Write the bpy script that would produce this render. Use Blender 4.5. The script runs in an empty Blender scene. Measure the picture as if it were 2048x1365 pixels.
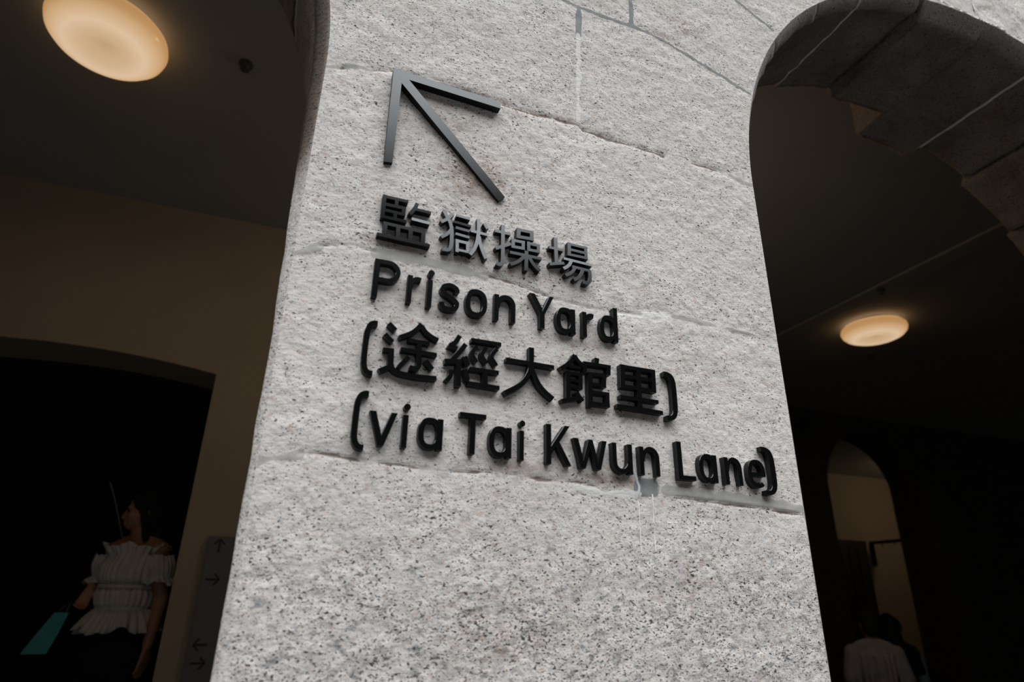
import bpy, bmesh, math, random
import numpy as np
from mathutils import Vector, Matrix, Euler
from mathutils.geometry import delaunay_2d_cdt

# ------------------------------------------------------------------ camera
sc = bpy.context.scene
COL = sc.collection
CAM_POS = Vector((0.01821, -0.76819, 1.6))
W2C = Matrix(((0.934004, -0.356856, 0.017058), (-0.151331, -0.351927, 0.923713), (-0.32363, -0.865333, -0.382705)))
cam_d = bpy.data.cameras.new('camera')
cam_d.sensor_width = 36.0
cam_d.lens = 1256.4 / 2048 * 36.0
cam_d.clip_start = 0.02
cam_d.clip_end = 200
cam_d.dof.use_dof = True
cam_d.dof.focus_distance = 1.1
cam_d.dof.aperture_fstop = 4.0
cam = bpy.data.objects.new('camera', cam_d)
cam.matrix_world = Matrix.Translation(CAM_POS) @ W2C.transposed().to_4x4()
COL.objects.link(cam)
sc.camera = cam

sc.view_settings.view_transform = 'Standard'
sc.view_settings.look = 'None'
sc.view_settings.exposure = 0.0
sc.view_settings.gamma = 1.0
sc.view_settings.use_curve_mapping = False

# ------------------------------------------------------------------ world: overcast sky above the courtyard roofs
SKY = 4.55
LOW = 0.012
world = bpy.data.worlds.new('overcast_courtyard')
sc.world = world
world.use_nodes = True
wt = world.node_tree
wt.nodes.clear()
w_out = wt.nodes.new('ShaderNodeOutputWorld')
w_bg = wt.nodes.new('ShaderNodeBackground')
w_tc = wt.nodes.new('ShaderNodeTexCoord')
w_sep = wt.nodes.new('ShaderNodeSeparateXYZ')
w_no = wt.nodes.new('ShaderNodeTexNoise')
w_no.inputs['Scale'].default_value = 1.6
w_no.inputs['Detail'].default_value = 3
w_add = wt.nodes.new('ShaderNodeMath'); w_add.operation = 'MULTIPLY_ADD'
w_add.inputs[1].default_value = 0.16
w_ramp = wt.nodes.new('ShaderNodeValToRGB')
w_ramp.color_ramp.elements[0].position = 0.605
w_ramp.color_ramp.elements[0].color = (LOW * 1.0, LOW * 1.0, LOW * 1.0, 1)
w_ramp.color_ramp.elements[1].position = 0.73
w_ramp.color_ramp.elements[1].color = (0.985, 0.995, 1.0, 1)
w_bg.inputs['Strength'].default_value = SKY
L = wt.links.new
L(w_tc.outputs['Generated'], w_sep.inputs[0])
L(w_tc.outputs['Generated'], w_no.inputs['Vector'])
L(w_no.outputs[0], w_add.inputs[0])
L(w_sep.outputs['Z'], w_add.inputs[2])
L(w_add.outputs[0], w_ramp.inputs[0])
L(w_ramp.outputs[0], w_bg.inputs['Color'])
L(w_bg.outputs[0], w_out.inputs[0])

LAMP_WATTS = 1.5
LAMP_GLASS = 0.72

# ------------------------------------------------------------------ materials
def principled(name, col, rough=0.6, metal=0.0, spec=0.5):
    m = bpy.data.materials.new(name)
    m.use_nodes = True
    b = m.node_tree.nodes['Principled BSDF']
    b.inputs['Base Color'].default_value = (*col, 1)
    b.inputs['Roughness'].default_value = rough
    b.inputs['Metallic'].default_value = metal
    b.inputs['Specular IOR Level'].default_value = spec
    return m

def noisy(name, c0, c1, scale, rough=0.85, bump=0.0, bscale=60.0, spec=0.3, detail=4):
    m = principled(name, c0, rough, 0, spec)
    nt = m.node_tree; n = nt.nodes; b = n['Principled BSDF']
    tc = n.new('ShaderNodeTexCoord')
    no = n.new('ShaderNodeTexNoise'); no.inputs['Scale'].default_value = scale; no.inputs['Detail'].default_value = detail
    r = n.new('ShaderNodeValToRGB')
    r.color_ramp.elements[0].position = .3; r.color_ramp.elements[0].color = (*c0, 1)
    r.color_ramp.elements[1].position = .7; r.color_ramp.elements[1].color = (*c1, 1)
    nt.links.new(tc.outputs['Object'], no.inputs['Vector'])
    nt.links.new(no.outputs[0], r.inputs[0]); nt.links.new(r.outputs[0], b.inputs['Base Color'])
    if bump:
        n2 = n.new('ShaderNodeTexNoise'); n2.inputs['Scale'].default_value = bscale; n2.inputs['Detail'].default_value = 5
        bp = n.new('ShaderNodeBump'); bp.inputs['Strength'].default_value = bump; bp.inputs['Distance'].default_value = .01
        nt.links.new(tc.outputs['Object'], n2.inputs['Vector'])
        nt.links.new(n2.outputs[0], bp.inputs['Height']); nt.links.new(bp.outputs[0], b.inputs['Normal'])
    return m

def granite():
    m = bpy.data.materials.new('tooled_granite'); m.use_nodes = True
    nt = m.node_tree; n = nt.nodes; lk = nt.links.new; b = n['Principled BSDF']
    b.inputs['Roughness'].default_value = .85; b.inputs['Specular IOR Level'].default_value = .25
    tc = n.new('ShaderNodeTexCoord')
    def noise(scale, detail=2, rough=.5, stretch=None):
        t = n.new('ShaderNodeTexNoise'); t.inputs['Scale'].default_value = scale
        t.inputs['Detail'].default_value = detail; t.inputs['Roughness'].default_value = rough
        if stretch:
            mp = n.new('ShaderNodeMapping'); mp.inputs['Rotation'].default_value = (0, stretch[0], 0)
            mp.inputs['Scale'].default_value = stretch[1]
            lk(tc.outputs['Object'], mp.inputs['Vector']); lk(mp.outputs[0], t.inputs['Vector'])
        else:
            lk(tc.outputs['Object'], t.inputs['Vector'])
        return t.outputs[0]
    def ramp(src, p0, p1, c0=(0, 0, 0), c1=(1, 1, 1)):
        r = n.new('ShaderNodeValToRGB'); e = r.color_ramp.elements
        e[0].position = p0; e[0].color = (*c0, 1); e[1].position = p1; e[1].color = (*c1, 1)
        lk(src, r.inputs[0]); return r.outputs[0]
    def mix(fac, a, c, mode='MIX'):
        x = n.new('ShaderNodeMix'); x.data_type = 'RGBA'; x.blend_type = mode
        for v, i in ((fac, 0), (a, 6), (c, 7)):
            if isinstance(v, (int, float)): x.inputs[i].default_value = v
            elif isinstance(v, tuple): x.inputs[i].default_value = (*v, 1)
            else: lk(v, x.inputs[i])
        return x.outputs[2]
    def math_(op, a, c):
        x = n.new('ShaderNodeMath'); x.operation = op
        for v, i in ((a, 0), (c, 1)):
            if isinstance(v, (int, float)): x.inputs[i].default_value = v
            else: lk(v, x.inputs[i])
        return x.outputs[0]
    def attr(nm):
        a = n.new('ShaderNodeAttribute'); a.attribute_name = nm; return a.outputs['Fac']
    coarse = attr('coarse'); dark_tone = attr('dark_tone'); crack = attr('crack'); mort = attr('mortar'); stain = attr('stain'); lime = attr('lime')
    base = ramp(noise(11, 4, .6), .3, .7, (.61, .575, .55), (.71, .68, .66))
    # mineral grains: pale grey feldspar, pinkish grains, black mica flecks
    grey = ramp(math_('ADD', noise(120, 3, .62, (.35, (.85, 1, 1.25))), math_('MULTIPLY', coarse, .05)), .56, .66)
    base = mix(math_('MULTIPLY', grey, .55), base, (.36, .365, .37))
    pink = ramp(math_('ADD', noise(85, 2, .5), math_('MULTIPLY', stain, .12)), .60, .70)
    base = mix(math_('MULTIPLY', pink, .55), base, (.46, .34, .29))
    clump = ramp(noise(22, 3, .6), .36, .58, (.0, .0, .0), (.05, .05, .05))
    sp1 = ramp(math_('ADD', math_('ADD', math_('MULTIPLY', stain, .045), math_('ADD', noise(225, 2.4, .5, (.45, (.74, 1, 1.3))), clump)), math_('MULTIPLY', coarse, .028)), .681, .712)
    sp2 = ramp(math_('ADD', math_('ADD', noise(430, 1.5, .4, (.45, (.8, 1, 1.25))), clump), math_('MULTIPLY', coarse, .055)), .700, .736)
    base = mix(math_('MULTIPLY', sp1, .95), base, (.03, .03, .029))
    big = ramp(math_('ADD', noise(80, 3, .6, (.45, (.8, 1, 1.3))), math_('MULTIPLY', coarse, .06)), .60, .72)
    base = mix(math_('MULTIPLY', math_('MULTIPLY', big, coarse), .75), base, (.20, .21, .215))
    base = mix(math_('MULTIPLY', sp2, .88), base, (.05, .048, .046))
    # rusty stain with a ragged edge of its own
    st = math_('MULTIPLY', ramp(math_('ADD', noise(45, 5, .7), math_('MULTIPLY', stain, .22)), .50, .74), stain)
    base = mix(math_('MULTIPLY', st, .75), base, (.21, .13, .095))
    cr = ramp(math_('ADD', crack, math_('MULTIPLY', math_('SUBTRACT', noise(90, 3), .5), .9)), .45, .75)
    base = mix(math_('MULTIPLY', cr, .75), base, (.14, .085, .055))
    # patchy brown darkening of the arch undersides and chamfers
    gr = math_('MULTIPLY', dark_tone, ramp(noise(6, 5, .65), .25, .65, (.78, .78, .78), (1, 1, 1)))
    dark_tint = mix(.5, (.23, .185, .155), (.30, .25, .21))
    base = mix(gr, base, mix(1.0, base, dark_tint, 'MULTIPLY'))
    base = mix(math_('SUBTRACT', dark_tone, 1.0), base, mix(1.0, base, (.36, .36, .37), 'MULTIPLY'))  # further darkening, reached on the left arch only
    mcol = mix(attr('pale'), ramp(noise(60, 4, .6), .3, .75, (.19, .205, .205), (.30, .315, .31)), ramp(noise(60, 4, .6), .3, .75, (.36, .355, .34), (.50, .49, .47)))
    mf = ramp(math_('ADD', mort, math_('MULTIPLY', math_('SUBTRACT', noise(130, 3), .5), .5)), .42, .58)
    base = mix(mf, base, mcol)
    lf = ramp(math_('ADD', lime, math_('MULTIPLY', math_('SUBTRACT', noise(110, 3), .5), .6)), .40, .60)
    base = mix(math_('MULTIPLY', lf, .9), base, (.74, .735, .72))
    lk(base, b.inputs['Base Color'])
    h1 = noise(130, 4, .6, (.35, (.8, 1, 1.3))); h2 = noise(48, 3, .6)
    hh = math_('ADD', h1, math_('MULTIPLY', h2, .9))
    bp = n.new('ShaderNodeBump'); bp.inputs['Distance'].default_value = .0042
    sub = math_('SUBTRACT', 1.0, math_('MULTIPLY', mf, .75))
    lk(math_('MULTIPLY', sub, .36), bp.inputs['Strength']); lk(hh, bp.inputs['Height'])
    lk(bp.outputs[0], b.inputs['Normal'])
    return m

M = {}
M['granite'] = granite()
M['letter'] = principled('black_painted_metal', (.070, .074, .077), .12, 1.0, .5)
M['letter_edge'] = principled('black_letter_edge', (.010, .010, .0105), .45, 0.0, .25)
M['plaster'] = noisy('cream_plaster', (.30, .245, .185), (.33, .27, .20), 3, .8)
M['ceiling'] = noisy('painted_ceiling', (.35, .335, .315), (.38, .365, .345), 2, .85)
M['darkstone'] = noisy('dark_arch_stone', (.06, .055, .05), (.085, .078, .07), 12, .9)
M['floor'] = noisy('dark_paving', (.025, .024, .023), (.04, .038, .035), 5, .8)
M['court'] = noisy('courtyard_paving', (.035, .034, .033), (.05, .048, .046), 4, .85)
M['wood'] = noisy('dark_door_wood', (.018, .015, .013), (.03, .024, .02), 7, .5)
M['iron'] = principled('black_iron', (.01, .01, .01), .5)
M['sprinkler'] = principled('grey_metal', (.075, .07, .065), .6)
M['panel'] = noisy('grey_sign_panel', (.135, .13, .135), (.145, .14, .145), 4, .55)
M['ink'] = principled('dark_sign_ink', (.012, .012, .013), .6)
M['collar'] = principled('lamp_rim_metal', (.35, .3, .24), .5)
M['skin'] = principled('skin', (.42, .22, .14), .5)
M['hair'] = principled('black_hair', (.006, .005, .005), .8)
M['blouse'] = noisy('white_cotton', (.62, .58, .56), (.70, .66, .64), 20, .9)
M['tee'] = noisy('pale_grey_cotton', (.34, .33, .37), (.40, .385, .43), 14, .9)
M['black_cloth'] = principled('black_cloth', (.010, .010, .011), .9)
M['denim'] = principled('dark_trousers', (.015, .016, .022), .9)
M['bag'] = noisy('turquoise_bag', (.06, .34, .35), (.08, .40, .40), 9, .6)
M['blue'] = noisy('pale_blue_cloth', (.16, .30, .42), (.22, .37, .50), 18, .9)
M['cord'] = principled('grey_cord', (.16, .15, .14), .7)
M['eye'] = principled('dark_eye', (.012, .01, .01), .2)
M['chalk'] = noisy('faint_chalk', (.80, .80, .79), (.90, .90, .89), 300, .95)
M['drip'] = noisy('limewash_drip', (.60, .66, .68), (.74, .77, .78), 40, .7)
M['limejoint'] = noisy('pale_lime_joint', (.34, .31, .27), (.45, .42, .38), 40, .9)
M['concrete'] = noisy('roof_slab', (.12, .12, .12), (.15, .15, .15), 3, .9)
M['shoe'] = principled('shoe_leather', (.02, .018, .016), .4)

def lamp_glass():
    m = bpy.data.materials.new('opal_glass_lit'); m.use_nodes = True
    nt = m.node_tree; n = nt.nodes; b = n['Principled BSDF']
    b.inputs['Base Color'].default_value = (.6, .5, .4, 1); b.inputs['Roughness'].default_value = .25
    tc = n.new('ShaderNodeTexCoord'); sep = n.new('ShaderNodeSeparateXYZ'); cmb = n.new('ShaderNodeCombineXYZ')
    ln = n.new('ShaderNodeVectorMath'); ln.operation = 'LENGTH'
    r = n.new('ShaderNodeValToRGB'); e = r.color_ramp.elements
    e[0].position = 0.0; e[0].color = (.66, .43, .235, 1)
    e[1].position = .085; e[1].color = (.82, .56, .33, 1)
    x = e.new(.15); x.color = (.96, .70, .46, 1)
    x = e.new(.20); x.color = (.80, .50, .25, 1)
    x = e.new(.225); x.color = (.60, .31, .11, 1)
    lk = nt.links.new
    lk(tc.outputs['Object'], sep.inputs[0]); lk(sep.outputs[0], cmb.inputs[0]); lk(sep.outputs[1], cmb.inputs[1])
    lk(cmb.outputs[0], ln.inputs[0]); lk(ln.outputs['Value'], r.inputs[0])
    lk(r.outputs[0], b.inputs['Emission Color']); b.inputs['Emission Strength'].default_value = LAMP_GLASS
    return m
M['lamp'] = lamp_glass()

# ------------------------------------------------------------------ helpers
def link(name, mesh, mat=None, parent=None):
    o = bpy.data.objects.new(name, mesh); COL.objects.link(o)
    if mat is not None: mesh.materials.append(M[mat] if isinstance(mat, str) else mat)
    if parent is not None: o.parent = parent
    return o

def obj(name, bm, mat, parent=None, smooth=False):
    me = bpy.data.meshes.new(name)
    bmesh.ops.recalc_face_normals(bm, faces=bm.faces)
    bm.to_mesh(me); bm.free()
    if smooth:
        me.polygons.foreach_set('use_smooth', [True] * len(me.polygons))
    return link(name, me, mat, parent)

def tag(o, label, cat, group=None):
    o['label'] = label; o['category'] = cat
    if group: o['group'] = group
    return o

def thing(name, label, cat, loc=(0, 0, 0), rotz=0.0, group=None):
    o = bpy.data.objects.new(name, None); COL.objects.link(o)
    o.empty_display_size = .05
    o.location = loc; o.rotation_euler = (0, 0, rotz)
    return tag(o, label, cat, group)

def structure(o):
    o['kind'] = 'structure'; return o

def box(bm, x0, x1, y0, y1, z0, z1):
    v = [bm.verts.new((x, y, z)) for x in (x0, x1) for y in (y0, y1) for z in (z0, z1)]
    for f in ((0, 1, 3, 2), (4, 6, 7, 5), (0, 4, 5, 1), (2, 3, 7, 6), (0, 2, 6, 4), (1, 5, 7, 3)):
        bm.faces.new([v[i] for i in f])

def boxobj(name, b, mat, parent=None, bevel=0.0):
    bm = bmesh.new(); box(bm, *b)
    if bevel:
        bmesh.ops.bevel(bm, geom=list(bm.edges), offset=bevel, segments=2, affect='EDGES')
    return obj(name, bm, mat, parent)

def lathe(bm, prof, n=48, c=(0, 0, 0)):
    rings = []
    for r, z in prof:
        if r < 1e-6: rings.append([bm.verts.new((c[0], c[1], c[2] + z))])
        else: rings.append([bm.verts.new((c[0] + r * math.cos(2 * math.pi * i / n), c[1] + r * math.sin(2 * math.pi * i / n), c[2] + z)) for i in range(n)])
    for a, b in zip(rings, rings[1:]):
        for i in range(n):
            j = (i + 1) % n
            if len(a) == 1 and len(b) == 1: continue
            if len(a) == 1: bm.faces.new((a[0], b[i], b[j]))
            elif len(b) == 1: bm.faces.new((a[i], b[0], a[j]))
            else: bm.faces.new((a[i], b[i], b[j], a[j]))

def tube(bm, pts, r, n=8):
    pts = [Vector(p) for p in pts]; rings = []
    for i, p in enumerate(pts):
        d = (pts[min(i + 1, len(pts) - 1)] - pts[max(i - 1, 0)]).normalized()
        a = d.orthogonal().normalized(); b = d.cross(a)
        rr = r[i] if isinstance(r, (list, tuple)) else r
        rings.append([bm.verts.new(p + rr * (math.cos(2 * math.pi * k / n) * a + math.sin(2 * math.pi * k / n) * b)) for k in range(n)])
    for a, b in zip(rings, rings[1:]):
        for k in range(n): bm.faces.new((a[k], a[(k + 1) % n], b[(k + 1) % n], b[k]))
    bm.faces.new(rings[0]); bm.faces.new(rings[-1][::-1])

# ------------------------------------------------------------------ 2D shapes -> raised solid letters
def smooth_path(pts, per=6):
    if len(pts) < 3: return [tuple(p) for p in pts]
    P = [np.array(p, float) for p in pts]; P = [2 * P[0] - P[1]] + P + [2 * P[-1] - P[-2]]; out = []
    for i in range(1, len(P) - 2):
        for k in range(per):
            t = k / per
            out.append(.5 * ((2 * P[i]) + (-P[i - 1] + P[i + 1]) * t + (2 * P[i - 1] - 5 * P[i] + 4 * P[i + 1] - P[i + 2]) * t * t + (-P[i - 1] + 3 * P[i] - 3 * P[i + 1] + P[i + 2]) * t ** 3))
    out.append(P[-2]); return [tuple(p) for p in out]

def stroke(pts, w, closed=False, smooth=True):
    """polygons (quads) of a stroke of width w along pts"""
    p = [np.array(q, float) for q in (smooth_path(pts) if smooth and not closed else pts)]
    n = len(p); L_, R_ = [], []
    for i in range(n):
        if closed: a, b = p[i - 1], p[(i + 1) % n]
        else: a, b = p[max(i - 1, 0)], p[min(i + 1, n - 1)]
        d = b - a; d /= max(np.hypot(*d), 1e-9)
        nn = np.array((-d[1], d[0])); k = 1.0
        if closed or 0 < i < n - 1:
            e = p[i] - a; e /= max(np.hypot(*e), 1e-9); k = 1 / max(.35, abs(np.dot(nn, np.array((-e[1], e[0])))))
        L_.append(p[i] + nn * w / 2 * k); R_.append(p[i] - nn * w / 2 * k)
    m = n if closed else n - 1
    return [[tuple(L_[i]), tuple(R_[i]), tuple(R_[(i + 1) % n]), tuple(L_[(i + 1) % n])] for i in range(m)]

def solid(polys, depth, y_back=0.003, bevel=.0005):
    """union of overlapping 2D polygons (metres, x/z) as an extruded bmesh, front face at y=-depth"""
    co, faces = [], []
    for pg in polys:
        a = sum(pg[i][0] * pg[(i + 1) % len(pg)][1] - pg[(i + 1) % len(pg)][0] * pg[i][1] for i in range(len(pg)))
        if abs(a) < 1e-9: continue
        if a < 0: pg = pg[::-1]
        faces.append(list(range(len(co), len(co) + len(pg)))); co += [Vector((q[0] * 100, q[1] * 100)) for q in pg]
    V, E_, F_, ov, oe, of = delaunay_2d_cdt(co, [], faces, 0, 1e-5)
    bm = bmesh.new()
    vs = [bm.verts.new((v[0] / 100, -depth, v[1] / 100)) for v in V]
    for f, o in zip(F_, of):
        if o: bm.faces.new([vs[i] for i in f])
    bmesh.ops.delete(bm, geom=[v for v in bm.verts if not v.link_faces], context='VERTS')
    bmesh.ops.dissolve_limit(bm, angle_limit=.02, verts=bm.verts[:], edges=bm.edges[:])
    bmesh.ops.triangulate(bm, faces=bm.faces[:])
    bm.normal_update()
    for f in bm.faces:
        if f.normal.y > 0: f.normal_flip()
    # bevelled rim: inset the front face slightly, then pull sides back
    border = [e for e in bm.edges if len(e.link_faces) == 1]
    ext = bmesh.ops.extrude_edge_only(bm, edges=border)
    nv = [g for g in ext['geom'] if isinstance(g, bmesh.types.BMVert)]
    for v in nv: v.co.y = y_back
    bmesh.ops.recalc_face_normals(bm, faces=bm.faces)
    if bevel:
        rim = [e for e in bm.edges if len(e.link_faces) == 2 and abs(e.verts[0].co.y + depth) < 1e-6 and abs(e.verts[1].co.y + depth) < 1e-6
               and e.link_faces[0].normal.angle(e.link_faces[1].normal, 0) > .8]
        bmesh.ops.bevel(bm, geom=rim, offset=bevel, segments=1, affect='EDGES', clamp_overlap=True)
    return bm

def islands(bm):
    seen, out = set(), []
    for v in bm.verts:
        if v in seen: continue
        st, comp = [v], []
        seen.add(v)
        while st:
            u = st.pop(); comp.append(u)
            for e in u.link_edges:
                w = e.other_vert(u)
                if w not in seen: seen.add(w); st.append(w)
        out.append(comp)
    return out

def split_islands(bm):
    res = []
    comps = islands(bm)
    for comp in comps:
        b2 = bmesh.new(); mp = {}
        for v in comp: mp[v] = b2.verts.new(v.co)
        fs = set(f for v in comp for f in v.link_faces)
        for f in fs: b2.faces.new([mp[v] for v in f.verts])
        res.append(b2)
    bm.free(); return res

def two_tone(o):
    o.data.materials.append(M['letter_edge'])
    for p in o.data.polygons:
        if p.normal.y > -.5: p.material_index = 1

def raised(name, label, cat, polys, group, depth=.0105, part='stroke', tilt=None, rng=None):
    """a raised character on the pillar face: one mesh, or an Empty with one child per separate piece"""
    xs = [q[0] for pg in polys for q in pg]; zs = [q[1] for pg in polys for q in pg]
    cx, cz = (min(xs) + max(xs)) / 2, (min(zs) + max(zs)) / 2
    loc = [[(q[0] - cx, q[1] - cz) for q in pg] for pg in polys]
    comps = split_islands(solid(loc, depth))
    def set_tilt(o, k):
        if tilt:
            t = tilt[k % len(tilt)]
            o.rotation_euler = (-math.radians(t[0]), 0, math.radians(t[1]))
    if len(comps) == 1:
        o = obj(name, comps[0], 'letter'); two_tone(o); o.location = (cx, 0, cz); set_tilt(o, 0)
        return tag(o, label, cat, group)
    root = thing(name, label, cat, (cx, 0, cz), 0, group)
    comps.sort(key=lambda b: (-max(v.co.z for v in b.verts)))
    for k, b in enumerate(comps):
        c = sum((v.co for v in b.verts), Vector()) / len(b.verts); c.y = 0
        for v in b.verts: v.co -= c
        nm = part if isinstance(part, str) else part[k]
        o = obj(nm, b, 'letter', root); two_tone(o); o.location = c; set_tilt(o, k)
    return root
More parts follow.
